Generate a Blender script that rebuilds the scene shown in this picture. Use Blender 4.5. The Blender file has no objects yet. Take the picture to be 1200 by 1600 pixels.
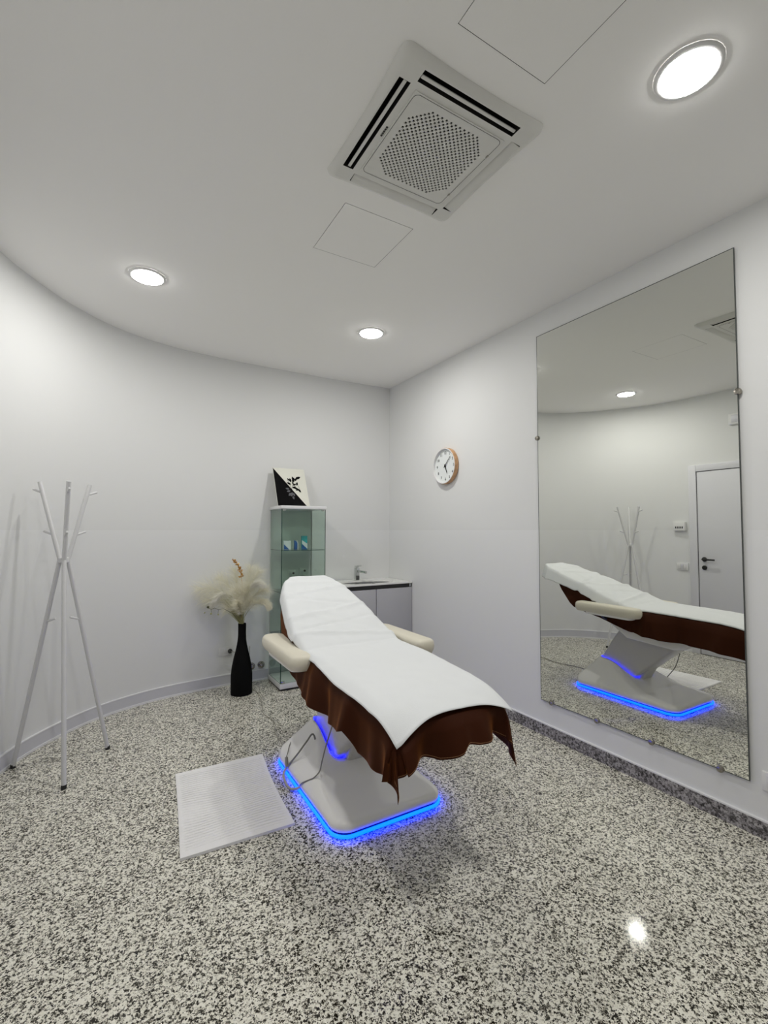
import bpy, bmesh, math, random
from mathutils import Vector, Matrix, noise
random.seed(7)
S = bpy.context.scene
C = S.collection
PI = math.pi

# ---------------------------------------------------------------- camera
cam_d = bpy.data.cameras.new('camera'); cam = bpy.data.objects.new('camera', cam_d); C.objects.link(cam)
cam_d.sensor_fit = 'VERTICAL'; cam_d.sensor_height = 24.0; cam_d.sensor_width = 18.0
cam_d.lens = 24.0*730/1600; cam_d.clip_start = 0.02
cam.location = (0, 0, 1.41)
cam.rotation_euler = (math.radians(90+2.25), 0, -math.radians(30.33))
S.camera = cam

# ---------------------------------------------------------------- world, exposure
wd = bpy.data.worlds.new('world'); S.world = wd; wd.use_nodes = True
wd.node_tree.nodes['Background'].inputs[0].default_value = (0.0, 0.0, 0.0, 1)
wd.node_tree.nodes['Background'].inputs[1].default_value = 0.0
S.view_settings.view_transform = 'Standard'; S.view_settings.look = 'None'
S.view_settings.gamma = 1; S.view_settings.exposure = 1.58
S.view_settings.use_curve_mapping = False
LAMP = 16.0          # radiance of the downlight discs
LED = 4.0
SPOT = 2.75           # watts of the small led module in each downlight            # blue strip under the treatment bed

CH = 2.965           # ceiling height
WX = 2.615           # right wall
PY = -1.6            # wall behind the camera

# ---------------------------------------------------------------- materials
def nt(name):
    m = bpy.data.materials.new(name); m.use_nodes = True
    return m, m.node_tree.nodes, m.node_tree.links, m.node_tree.nodes['Principled BSDF']
def mat(name, col, rough=.5, metal=0.0, bump=0.0, bscale=200, spec=None, coat=0, sheen=0, emis=None, estr=0, var=0.0, vscale=6):
    m, N, L, b = nt(name)
    b.inputs['Base Color'].default_value = (*col, 1)
    b.inputs['Roughness'].default_value = rough; b.inputs['Metallic'].default_value = metal
    if spec is not None: b.inputs['Specular IOR Level'].default_value = spec
    if coat: b.inputs['Coat Weight'].default_value = coat; b.inputs['Coat Roughness'].default_value = .08
    if sheen:
        b.inputs['Sheen Weight'].default_value = sheen; b.inputs['Sheen Roughness'].default_value = .35
    if emis: b.inputs['Emission Color'].default_value = (*emis, 1); b.inputs['Emission Strength'].default_value = estr
    tc = N.new('ShaderNodeTexCoord')
    if bump:
        n = N.new('ShaderNodeTexNoise'); n.inputs['Scale'].default_value = bscale; n.inputs['Detail'].default_value = 4
        bp = N.new('ShaderNodeBump'); bp.inputs['Strength'].default_value = bump; bp.inputs['Distance'].default_value = .002
        L.new(tc.outputs['Object'], n.inputs['Vector']); L.new(n.outputs['Fac'], bp.inputs['Height']); L.new(bp.outputs['Normal'], b.inputs['Normal'])
    if var:
        n = N.new('ShaderNodeTexNoise'); n.inputs['Scale'].default_value = vscale; n.inputs['Detail'].default_value = 5
        r = N.new('ShaderNodeValToRGB')
        r.color_ramp.elements[0].position = .3; r.color_ramp.elements[1].position = .7
        r.color_ramp.elements[0].color = (*[c*(1-var) for c in col], 1); r.color_ramp.elements[1].color = (*[min(1, c*(1+var)) for c in col], 1)
        L.new(tc.outputs['Object'], n.inputs['Vector']); L.new(n.outputs['Fac'], r.inputs['Fac']); L.new(r.outputs['Color'], b.inputs['Base Color'])
    return m

def wall_mat():
    # matt paint above 1.41 m, washable satin enamel below, as two coats with a visible joint
    m, N, L, b = nt('painted plaster')
    g = N.new('ShaderNodeNewGeometry'); sp = N.new('ShaderNodeSeparateXYZ'); L.new(g.outputs['Position'], sp.inputs[0])
    c = N.new('ShaderNodeMath'); c.operation = 'GREATER_THAN'; c.inputs[1].default_value = 1.411; L.new(sp.outputs['Z'], c.inputs[0])
    mx = N.new('ShaderNodeMix'); mx.data_type = 'RGBA'
    mx.inputs[6].default_value = (.81, .815, .81, 1); mx.inputs[7].default_value = (.775, .78, .77, 1)
    L.new(c.outputs[0], mx.inputs[0]); L.new(mx.outputs[2], b.inputs['Base Color'])
    mr = N.new('ShaderNodeMix'); mr.data_type = 'FLOAT'; mr.inputs[2].default_value = .32; mr.inputs[3].default_value = .75
    L.new(c.outputs[0], mr.inputs[0]); L.new(mr.outputs[0], b.inputs['Roughness'])
    n = N.new('ShaderNodeTexNoise'); n.inputs['Scale'].default_value = 130; n.inputs['Detail'].default_value = 3
    L.new(g.outputs['Position'], n.inputs['Vector'])
    bp = N.new('ShaderNodeBump'); bp.inputs['Strength'].default_value = .12; bp.inputs['Distance'].default_value = .002
    L.new(n.outputs['Fac'], bp.inputs['Height']); L.new(bp.outputs['Normal'], b.inputs['Normal'])
    return m

def granite(name, stops, rough, scale=88.0):
    m, N, L, b = nt(name)
    g = N.new('ShaderNodeNewGeometry')
    dn = N.new('ShaderNodeTexNoise'); dn.inputs['Scale'].default_value = scale*1.3; dn.inputs['Detail'].default_value = 2
    L.new(g.outputs['Position'], dn.inputs['Vector'])
    ad = N.new('ShaderNodeMixRGB'); ad.blend_type = 'ADD'; ad.inputs[0].default_value = .014
    L.new(g.outputs['Position'], ad.inputs[1]); L.new(dn.outputs['Color'], ad.inputs[2])
    v = N.new('ShaderNodeTexVoronoi'); v.inputs['Scale'].default_value = scale
    L.new(ad.outputs[0], v.inputs['Vector'])
    sp = N.new('ShaderNodeSeparateXYZ'); L.new(v.outputs['Color'], sp.inputs[0])
    v2 = N.new('ShaderNodeTexVoronoi'); v2.inputs['Scale'].default_value = scale*2.1
    L.new(ad.outputs[0], v2.inputs['Vector'])
    s2 = N.new('ShaderNodeSeparateXYZ'); L.new(v2.outputs['Color'], s2.inputs[0])
    big = N.new('ShaderNodeTexNoise'); big.inputs['Scale'].default_value = 9; big.inputs['Detail'].default_value = 4
    L.new(g.outputs['Position'], big.inputs['Vector'])
    a1 = N.new('ShaderNodeMath'); a1.operation = 'MULTIPLY'; a1.inputs[1].default_value = .62; L.new(sp.outputs[0], a1.inputs[0])
    a2 = N.new('ShaderNodeMath'); a2.operation = 'MULTIPLY_ADD'; a2.inputs[1].default_value = .38; L.new(s2.outputs[1], a2.inputs[0]); L.new(a1.outputs[0], a2.inputs[2])
    a3 = N.new('ShaderNodeMath'); a3.operation = 'MULTIPLY_ADD'; a3.inputs[1].default_value = .22; L.new(big.outputs['Fac'], a3.inputs[0]); L.new(a2.outputs[0], a3.inputs[2])
    r = N.new('ShaderNodeValToRGB'); r.color_ramp.interpolation = 'LINEAR'
    e = r.color_ramp.elements
    e[0].position = stops[0][0]; e[0].color = (*stops[0][1], 1); e[1].position = stops[-1][0]; e[1].color = (*stops[-1][1], 1)
    for p, c in stops[1:-1]:
        x = e.new(p); x.color = (*c, 1)
    L.new(a3.outputs[0], r.inputs['Fac']); L.new(r.outputs['Color'], b.inputs['Base Color'])
    b.inputs['Roughness'].default_value = rough; b.inputs['Specular IOR Level'].default_value = .35
    return m

def glass_mat(name, tint, refl=1.0):
    m = bpy.data.materials.new(name); m.use_nodes = True; N = m.node_tree.nodes; L = m.node_tree.links
    N.remove(N['Principled BSDF'])
    t = N.new('ShaderNodeBsdfTransparent'); t.inputs[0].default_value = (*tint, 1)
    g = N.new('ShaderNodeBsdfGlossy'); g.inputs['Roughness'].default_value = .02; g.inputs[0].default_value = (refl, refl, refl, 1)
    f = N.new('ShaderNodeFresnel'); f.inputs[0].default_value = 1.45
    mx = N.new('ShaderNodeMixShader'); L.new(t.outputs[0], mx.inputs[1]); gm = N.new('ShaderNodeNewGeometry'); iv = N.new('ShaderNodeMath'); iv.operation = 'SUBTRACT'; iv.inputs[0].default_value = 1; L.new(gm.outputs['Backfacing'], iv.inputs[1]); ml = N.new('ShaderNodeMath'); ml.operation = 'MULTIPLY'; L.new(f.outputs[0], ml.inputs[0]); L.new(iv.outputs[0], ml.inputs[1]); L.new(ml.outputs[0], mx.inputs[0]); L.new(g.outputs[0], mx.inputs[2])
    L.new(mx.outputs[0], N['Material Output'].inputs[0])
    return m

M = {}
M['wall'] = wall_mat()
M['ceiling'] = mat('ceiling paint', (.95, .94, .915), .85, bump=.1, bscale=130)
M['floor'] = granite('speckled granite floor', [(.38, (.012, .010, .006)), (.48, (.05, .044, .030)), (.54, (.33, .31, .25)), (.61, (.80, .775, .67)), (.95, (.92, .90, .81))], .07, 148)
M['skirting'] = granite('shade-toned speckled granite skirting', [(.25, (.03, .028, .028)), (.5, (.15, .14, .14)), (.75, (.34, .32, .33)), (1.0, (.5, .48, .48))], .35, 85)  # granite toned darker: the shade it stands in is put into the colour
M['white_gloss'] = mat('white gloss lacquer', (.78, .78, .78), .25)
M['white_matt'] = mat('white matt', (.80, .80, .79), .6)
M['trim_grey'] = mat('grey lilac satin trim', (.64, .64, .68), .4)
M['bead'] = mat('white rubber bead', (.85, .85, .86), .5)
M['door'] = mat('white door lacquer', (.72, .72, .75), .4)
M['black'] = mat('satin black metal', (.012, .012, .012), .35)
M['black_matt'] = mat('matt black ceramic', (.003, .003, .003), .8, spec=.12, bump=.1, bscale=60)
M['void'] = mat('dark void', (.01, .009, .007), .9)
M['dark_gap'] = mat('matt dark grey', (.05, .05, .048), .9)  # plain dark grey for the door rebate, grille seam and buttons
M['chrome'] = mat('chrome', (.60, .62, .61), .12, 1)
M['steel'] = mat('dark steel', (.34, .32, .28), .25, 1)
M['mirror'] = mat('mirror silvering', (.79, .80, .755), .0, 1)
M['mirror_edge'] = mat('mirror edge', (.06, .07, .065), .3)
M['shell'] = mat('glossy ivory plastic', (.90, .89, .86), .12, coat=.4)
M['shell_grey'] = mat('light grey painted metal', (.60, .59, .575), .28)
M['cream'] = mat('cream leatherette', (.74, .70, .58), .42, bump=.15, bscale=350)
M['velvet'] = mat('brown velvet', (.040, .0090, .0020), .6, sheen=.32, bump=.3, bscale=500, spec=.10)
M['velvet'].node_tree.nodes['Principled BSDF'].inputs['Sheen Tint'].default_value = (.80, .26, .03, 1)
M['stitch'] = mat('brown thread', (.35, .18, .08), .7)
M['paper'] = mat('white nonwoven sheet', (.80, .82, .83), .85, bump=.25, bscale=260)
M['towel'] = mat('white cotton mat', (.90, .89, .89), .9, bump=.5, bscale=420)
M['coat_metal'] = mat('white powder coated metal', (.70, .70, .70), .4)
M['rubber'] = mat('black rubber', (.02, .02, .02), .7)
M['cord'] = mat('grey cord', (.24, .235, .21), .5)
M['cord_pale'] = mat('pale cord', (.42, .40, .34), .5)
M['plug'] = mat('dark plug', (.03, .03, .028), .4)
M['glass'] = glass_mat('clear greenish glass', (.90, .945, .92))
M['glass_edge'] = mat('green glass edge', (.02, .065, .05), .15)
M['blue'] = mat('blue print', (.01, .10, .36), .4)
M['teal'] = mat('teal print', (.03, .38, .42), .4)
M['card'] = mat('white card', (.72, .76, .77), .5)
M['canvas'] = mat('cream canvas', (.74, .74, .66), .8, bump=.2, bscale=400)
M['ink'] = mat('black ink', (.003, .003, .003), .8, spec=.1)
M['ink_pale'] = mat('pale ink', (.10, .10, .11), .7)
M['wood'] = mat('pale bent wood', (.56, .33, .17), .5, var=.25, vscale=30)
M['dial'] = mat('white dial', (.82, .85, .84), .5)
M['vanity'] = mat('shade-toned white gloss front', (.46, .46, .485), .3)  # white gloss doors, with their shade put into the grey lilac colour
M['ceram'] = mat('white ceramic', (.86, .86, .83), .12)
M['pampas'] = mat('cream pampas down', (.94, .92, .81), .9)
M['pampas_white'] = mat('white pampas down', (.95, .94, .88), .9)
M['hay'] = mat('yellow green dried grass', (.55, .54, .30), .9)
M['gold'] = mat('golden dried leaves', (.62, .34, .07), .35, .3, var=.5, vscale=60)
M['twig'] = mat('dark twig', (.10, .10, .05), .8)
M['ac'] = mat('off-white plastic', (.72, .715, .68), .45)
M['led'] = mat('blue led strip', (.02, .1, .4), .5, emis=(.0, .028, 1.0), estr=LED)
M['led_in'] = mat('deep blue led', (.01, .02, .3), .5, emis=(.01, .012, 1.0), estr=LED*.5)
M['lamp'] = mat('downlight diffuser', (.9, .9, .9), .5, emis=(1.0, .99, .96), estr=LAMP)
for k in ('pampas', 'pampas_white', 'hay'):
    N = M[k].node_tree.nodes; L = M[k].node_tree.links; b_ = N['Principled BSDF']; b_.inputs['Specular IOR Level'].default_value = .1
    tl = N.new('ShaderNodeBsdfTranslucent'); tl.inputs[0].default_value = b_.inputs['Base Color'].default_value
    mx = N.new('ShaderNodeMixShader'); mx.inputs[0].default_value = .5
    L.new(b_.outputs[0], mx.inputs[1]); L.new(tl.outputs[0], mx.inputs[2]); L.new(mx.outputs[0], N['Material Output'].inputs[0])

# ---------------------------------------------------------------- builders
class MB:
    def __init__(s): s.v = []; s.f = []; s.mi = []
    def add(s, vs, fs, mi=0):
        o = len(s.v); s.v += [Vector(x) for x in vs]
        for f in fs: s.f.append(tuple(i+o for i in f)); s.mi.append(mi)
        return s
    def box(s, a, b, mi=0, rot=None):
        x0, y0, z0 = a; x1, y1, z1 = b
        vs = [(x0,y0,z0),(x1,y0,z0),(x1,y1,z0),(x0,y1,z0),(x0,y0,z1),(x1,y0,z1),(x1,y1,z1),(x0,y1,z1)]
        if rot: c, R = rot; vs = [R@(Vector(v)-Vector(c))+Vector(c) for v in vs]
        return s.add(vs, [(0,3,2,1),(4,5,6,7),(0,1,5,4),(1,2,6,5),(2,3,7,6),(3,0,4,7)], mi)
    def tube(s, pts, r, n=10, mi=0, cap=True):
        pts = [Vector(p) for p in pts]; k = len(pts)
        rs = r if isinstance(r, (list, tuple)) else [r]*k
        rings = []; up = None
        for i, p in enumerate(pts):
            t = (pts[min(i+1, k-1)]-pts[max(i-1, 0)]).normalized()
            if up is None: up = Vector((0,0,1)) if abs(t.z) < .9 else Vector((1,0,0))
            a = t.cross(up).normalized(); up = a.cross(t).normalized()
            rings.append([p+(a*math.cos(2*PI*j/n)+up*math.sin(2*PI*j/n))*rs[i] for j in range(n)])
        vs = [q for r_ in rings for q in r_]
        fs = [(i*n+j, i*n+(j+1)%n, (i+1)*n+(j+1)%n, (i+1)*n+j) for i in range(k-1) for j in range(n)]
        if cap: fs += [tuple(range(n))[::-1], tuple((k-1)*n+j for j in range(n))]
        return s.add(vs, fs, mi)
    def lathe(s, prof, c=(0,0,0), axis='z', n=32, mi=0, cap=True):
        c = Vector(c); vs = []
        for r, h in prof:
            for j in range(n):
                a = 2*PI*j/n; x, y = r*math.cos(a), r*math.sin(a)
                vs.append(c+(Vector((x,y,h)) if axis == 'z' else Vector((h,x,y)) if axis == 'x' else Vector((y,h,x))))
        k = len(prof)
        fs = [(i*n+j, i*n+(j+1)%n, (i+1)*n+(j+1)%n, (i+1)*n+j) for i in range(k-1) for j in range(n)]
        if cap: fs += [tuple(range(n))[::-1], tuple((k-1)*n+j for j in range(n))]
        return s.add(vs, fs, mi)
    def prism(s, poly, a, b, axis='x', mi=0):
        n = len(poly)
        def P(u, v, w): return (w,u,v) if axis == 'x' else (u,w,v) if axis == 'y' else (u,v,w)
        vs = [P(u,v,a) for u,v in poly]+[P(u,v,b) for u,v in poly]
        return s.add(vs, [tuple(range(n))[::-1], tuple(range(n,2*n))]+[(i,(i+1)%n,n+(i+1)%n,n+i) for i in range(n)], mi)
    def grid(s, fn, nu, nv, mi=0):
        vs = [fn(i/nu, j/nv) for i in range(nu+1) for j in range(nv+1)]
        return s.add(vs, [(i*(nv+1)+j, (i+1)*(nv+1)+j, (i+1)*(nv+1)+j+1, i*(nv+1)+j+1) for i in range(nu) for j in range(nv)], mi)
    def build(s, name, mats, parent=None, smooth=False, bevel=0, seg=2, solid=0, angle=35, recalc=True, label=None):
        me = bpy.data.meshes.new(name)
        off = Vector(parent.get('_w', (0,0,0))) if parent else Vector((0,0,0))
        me.from_pydata([v-off for v in s.v], [], s.f)
        for m in (mats if isinstance(mats, (list, tuple)) else [mats]): me.materials.append(m if not isinstance(m, str) else M[m])
        me.polygons.foreach_set('material_index', s.mi)
        bm = bmesh.new(); bm.from_mesh(me)
        if recalc: bmesh.ops.recalc_face_normals(bm, faces=bm.faces)
        if bevel:
            es = [e for e in bm.edges if len(e.link_faces) == 2 and e.calc_face_angle(0) > math.radians(angle)]
            bmesh.ops.bevel(bm, geom=es, offset=bevel, segments=seg, profile=.5, affect='EDGES', clamp_overlap=True)
        bm.to_mesh(me); bm.free()
        o = bpy.data.objects.new(name, me); C.objects.link(o)
        if parent: o.parent = parent; o['_w'] = tuple(off)
        else: o['_w'] = (0,0,0)
        if solid:
            md = o.modifiers.new('thick', 'SOLIDIFY'); md.thickness = solid; md.offset = 0
        if smooth or bevel:
            me.polygons.foreach_set('use_smooth', [True]*len(me.polygons))
            if bevel or smooth == 'auto':
                try: me.set_sharp_from_angle(angle=math.radians(42))
                except Exception: pass
        if label: o['label'] = label
        return o
def thing(name, loc, label, cat, group=None):
    o = bpy.data.objects.new(name, None); C.objects.link(o); o.location = loc; o.empty_display_size = .05
    o['_w'] = tuple(loc); o['label'] = label; o['category'] = cat
    if group: o['group'] = group
    return o
def tag(o, label, cat, group=None, kind=None):
    o['label'] = label; o['category'] = cat
    if group: o['group'] = group
    if kind: o['kind'] = kind
    return o
def struct(o): o['kind'] = 'structure'; return o
def sempty(name, loc):
    o = bpy.data.objects.new(name, None); C.objects.link(o); o.location = loc; o['_w'] = tuple(loc); o['kind'] = 'structure'; return o
def interp(tab, x):
    if x <= tab[0][0]: return tab[0][1]
    for (a, va), (b, vb) in zip(tab, tab[1:]):
        if x <= b: return va+(vb-va)*(x-a)/(b-a)
    return tab[-1][1]
def smooth_tab(tab, n=6):
    # Catmull-Rom resampling of a list of points
    out = []
    P = [Vector(p) for p in tab]
    for i in range(len(P)-1):
        p0, p1, p2, p3 = P[max(i-1,0)], P[i], P[i+1], P[min(i+2, len(P)-1)]
        for k in range(n):
            t = k/n
            out.append(.5*((2*p1)+(p2-p0)*t+(2*p0-5*p1+4*p2-p3)*t*t+(3*p1-p0-3*p2+p3)*t**3))
    out.append(P[-1]); return out
def rrect(x0, y0, x1, y1, r, n=5):
    pts = []
    for cx, cy, a0 in ((x1-r, y1-r, 0), (x0+r, y1-r, 90), (x0+r, y0+r, 180), (x1-r, y0+r, 270)):
        for k in range(n+1):
            a = math.radians(a0+90*k/n); pts.append((cx+r*math.cos(a), cy+r*math.sin(a)))
    return pts

# ================================================================= STRUCTURE
struct(MB().add([(-1.0,PY-.1,0),(WX+.1,PY-.1,0),(WX+.1,4.7,0),(-1.0,4.7,0)], [(0,1,2,3)]).build('floor', 'floor', recalc=False))
# ceiling: a sheet with openings for the two access hatches and the air conditioning cassette
HATCH = [(.932, 1.955, 1.318, 2.365), (.890, .665, 1.276, 1.072)]
AC = (.775, 1.182, 1.415, 1.828)
hol = HATCH + [(.800, 1.210, 1.390, 1.800)]
xs = sorted({-1.0, WX+.1, *[h[0] for h in hol], *[h[2] for h in hol]}); ys = sorted({PY-.1, 4.7, *[h[1] for h in hol], *[h[3] for h in hol]})
b = MB()
for i in range(len(xs)-1):
    for j in range(len(ys)-1):
        cx, cy = (xs[i]+xs[i+1])/2, (ys[j]+ys[j+1])/2
        if any(h[0] < cx < h[2] and h[1] < cy < h[3] for h in hol): continue
        b.add([(xs[i],ys[j],CH),(xs[i],ys[j+1],CH),(xs[i+1],ys[j+1],CH),(xs[i+1],ys[j],CH)], [(0,1,2,3)])
struct(b.build('ceiling', 'ceiling', recalc=False))
for hi, h in enumerate(HATCH):
    t = thing('access_hatch', ((h[0]+h[2])/2, (h[1]+h[3])/2, CH),
              ['small square access hatch in ceiling between the air conditioner and the two far downlights',
               'large square access hatch in ceiling cut by the top edge of the picture'][hi], 'hatch')
    g = .0022
    MB().box((h[0]+g, h[1]+g, CH-.0005), (h[2]-g, h[3]-g, CH+.012)).build('panel', 'ceiling', t)
    fr = MB()
    for a, c in (((h[0]-.02, h[1]-.02), (h[2]+.02, h[1]+.012)), ((h[0]-.02, h[3]-.012), (h[2]+.02, h[3]+.02)), ((h[0]-.02, h[1]+.012), (h[0]+.012, h[3]-.012)), ((h[2]-.012, h[1]+.012), (h[2]+.02, h[3]-.012))):
        fr.box((a[0], a[1], CH+.0125), (c[0], c[1], CH+.02))
    fr.build('frame', 'void', t)

struct(MB().box((WX, PY-.1, -.02), (WX+.1, 4.7, CH+.02)).build('wall_right', 'wall'))
struct(MB().box((-1.0, PY-.1, -.02), (WX+.1, PY, CH+.02)).build('wall_back', 'wall'))
CC = [(2.64,4.345),(2.0,4.365),(1.5,4.36),(1.0,4.345),(.6,4.308),(.40,4.262),(.147,4.165),(-.082,4.005),(-.277,3.79),(-.438,3.54),(-.56,3.28),(-.63,3.0),(-.66,2.6),(-.665,2.2),(-.665,1.0),(-.665,PY-.05)]
FC = [(2.64,4.36),(2.0,4.43),(1.5,4.455),(1.0,4.455),(.68,4.425),(.45,4.385),(.22,4.31),(-.05,4.16),(-.27,3.95),(-.45,3.70),(-.57,3.42),(-.64,3.10),(-.665,2.6),(-.665,2.2),(-.665,1.0),(-.665,PY-.05)]
cc = smooth_tab(CC, 6); fc = smooth_tab(FC, 6)
NZ = 8
struct(MB().add([(*(f.lerp(c, k/NZ)), k/NZ*CH) for f, c in zip(fc, cc) for k in range(NZ+1)],
    [(i*(NZ+1)+k, i*(NZ+1)+k+1, (i+1)*(NZ+1)+k+1, (i+1)*(NZ+1)+k) for i in range(len(fc)-1) for k in range(NZ)]).build('wall_left', 'wall', smooth=True, recalc=False))
def wall_at(X, z):       # y of the far curved wall at height z
    best = None
    for f, c in zip(fc, cc):
        p = f.lerp(c, z/CH)
        if best is None or abs(p.x-X) < abs(best.x-X): best = p
    return best.y
# curved skirting: satin strip and a white bead at its foot
def strip(off, z0, z1, name, m, i0=0, i1=None):
    pts = fc[i0:i1]; inn = []
    for i, p in enumerate(pts):
        t = (pts[min(i+1, len(pts)-1)]-pts[max(i-1, 0)]).normalized(); nn = Vector((-t.y, t.x))
        if nn.dot(Vector((1.0, 2.5))-p) < 0: nn = -nn
        inn.append(p+nn*off)
    vs = []
    for p, q in zip(pts, inn): vs += [(p.x,p.y,z0),(q.x,q.y,z0),(q.x,q.y,z1),(p.x,p.y,z1)]
    n = len(pts)
    return MB().add(vs, [(i*4+k, i*4+(k+1)%4, (i+1)*4+(k+1)%4, (i+1)*4+k) for i in range(n-1) for k in range(4)]+[(0,1,2,3),tuple((n-1)*4+k for k in range(4))]).build(name, m, smooth='auto')
ndoor = [i for i, p in enumerate(fc) if p.y > 2.93 or p.x > 0][-1]
struct(strip(.016, .012, .094, 'baseboard_left', 'trim_grey', 0, ndoor))
struct(strip(.021, 0, .016, 'trim_1', 'bead', 0, ndoor))
struct(strip(.018, .094, .100, 'trim_2', 'bead', 0, ndoor))
struct(MB().box((WX-.013, PY, 0), (WX+.001, 3.9, .078)).build('baseboard_right', 'skirting'))
struct(MB().box((WX-.0145, PY, .078), (WX+.001, 3.9, .085)).build('trim_3', 'bead'))

# door on the left wall (seen in the mirror)
D = sempty('door_1', (-.655, 2.42, 0))
fx = -.632
f = MB().box((-.70, 2.83, 0), (fx, 2.912, 2.165)); f.box((-.70, 1.945, 0), (fx, 2.025, 2.165)); f.box((-.70, 2.025, 2.09), (fx, 2.83, 2.165))
f.build('door_frame', 'door', D, bevel=.004)
g = MB().box((-.70, 2.025, 0), (-.649, 2.83, 2.09)); g.build('rebate', 'dark_gap', D)
MB().box((-.69, 2.029, .006), (-.643, 2.822, 2.083)).build('door_leaf', 'door', D, bevel=.002)
h = MB().lathe([(.026,0),(.026,.008),(.012,.012),(.010,.05)], (-.643, 2.762, 1.08), 'x', 20)
h.tube([(-.598,2.762,1.08),(-.594,2.72,1.08),(-.594,2.64,1.078)], .010, 10).build('handle', 'black', D, smooth='auto')
MB().lathe([(.026,0),(.026,.009),(.008,.011),(.008,.013)], (-.643, 2.762, .985), 'x', 20).build('lock_rosette', 'black', D, smooth='auto')
struct(MB().box((-.68, PY, 0), (-.652, 1.945, .094)).build('baseboard_door', 'trim_grey'))

# ================================================================= LIGHTS
def downlight(x, y, lab, group=None, r=.082):
    t = thing('ceiling_downlight', (x, y, CH), lab, 'lamp', group)
    MB().lathe([(r+.022,-.0005),(r+.021,-.006),(r+.008,-.010),(r,-.006),(r-.001,0.0)], (x,y,CH), 'z', 40, cap=False).build('trim_ring', 'white_matt', t, smooth=True)
    ld = bpy.data.lights.new('led_module', 'AREA'); ld.shape = 'DISK'; ld.size = .07; ld.energy = SPOT; ld.color = (1.0, .985, .95)
    lo = bpy.data.objects.new('led_module', ld); C.objects.link(lo); lo.parent = t; lo.location = (0, 0, -.021)
    MB().lathe([(r+.004,-.007),(r+.002,-.012),(r-.006,-.0155),(r*.6,-.017),(.001,-.0175)], (x,y,CH), 'z', 40, cap=False).build('diffuser', 'lamp', t, smooth=True)
downlight(1.66, .795, 'round ceiling downlight at the top right, the largest and nearest one')
downlight(.165, 3.15, 'round ceiling downlight over the coat stand, left of the far two')
downlight(1.74, 3.175, 'round ceiling downlight near the far corner, above the glass cabinet and sink')

downlight(.165, .795, 'round ceiling downlight just above the camera, out of the picture')

# ================================================================= AIR CONDITIONER
x0, y0, x1, y1 = AC; acx, acy = (x0+x1)/2, (y0+y1)/2
A = thing('ceiling_air_conditioner', (acx, acy, CH), 'square white ceiling cassette air conditioner with perforated grille and four louvred slots', 'air conditioner')
# frame outline, edges slightly concave between rounded corners
def ring(hw, conc, z, r=.03, n=10):
    pts = []
    cor = [(1,1,0),(-1,1,90),(-1,-1,180),(1,-1,270)]
    for q, (sx, sy, a0) in enumerate(cor):
        cx, cy = acx+sx*(hw-r), acy+sy*(hw-r)
        for k in range(5):
            a = math.radians(a0+90*k/4); pts.append(Vector((cx+r*math.cos(a), cy+r*math.sin(a), z)))
        nx, ny, _ = cor[(q+1) % 4]
        p0 = pts[-1].copy(); a = math.radians(a0+90)
        qx, qy = acx+nx*(hw-r)+r*math.cos(a), acy+ny*(hw-r)+r*math.sin(a)
        inw = Vector((acx, acy, z))-(p0+Vector((qx,qy,z)))/2; inw.normalize()
        for k in range(1, n):
            t = k/n; pts.append(p0.lerp(Vector((qx,qy,z)), t)+inw*conc*4*t*(1-t))
    return pts
# frame plate: built as strips around the four slots; slots sit in the flat part
Hf = .322; zb = CH-.024
r1 = ring(Hf, .009, CH-.0005); r2 = ring(Hf-.004, .009, CH-.012); r3 = ring(Hf-.022, .010, zb); n = len(r1)
SL0, SL1, SLL = .238, .284, .222     # slot: inner and outer distance from centre, half length
# inner polygon is the square |x|,|y| = SL1+.008
def sq(hw, z):
    out = []
    for p in r1:
        d = Vector((p.x-acx, p.y-acy)); m_ = max(abs(d.x), abs(d.y)); out.append(Vector((acx+d.x/m_*hw, acy+d.y/m_*hw, z)))
    return out
r4 = sq(SL1+.006, zb-.001)
fr = MB(); V = r1+r2+r3+r4
fr.add(V, [(k*n+i, k*n+(i+1)%n, (k+1)*n+(i+1)%n, (k+1)*n+i) for k in range(3) for i in range(n)])
PH = .210
G = [-(SL1+.006), -SL1, -SL0, -SLL, -PH, PH, SLL, SL0, SL1, SL1+.006]  # central panel half size handled separately
for i in range(9):
    for j in range(9):
        a, c = G[i], G[i+1]; d, e = G[j], G[j+1]
        mx_, my_ = (a+c)/2, (d+e)/2
        if abs(mx_) < PH and abs(my_) < PH: continue
        if SL0 < abs(mx_) < SL1 and abs(my_) < SLL: continue
        if SL0 < abs(my_) < SL1 and abs(mx_) < SLL: continue
        fr.add([(acx+a,acy+d,zb-.001),(acx+c,acy+d,zb-.001),(acx+c,acy+e,zb-.001),(acx+a,acy+e,zb-.001)], [(0,1,2,3)])
fr.build('frame', 'ac', A, smooth='auto', recalc=False)
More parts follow.
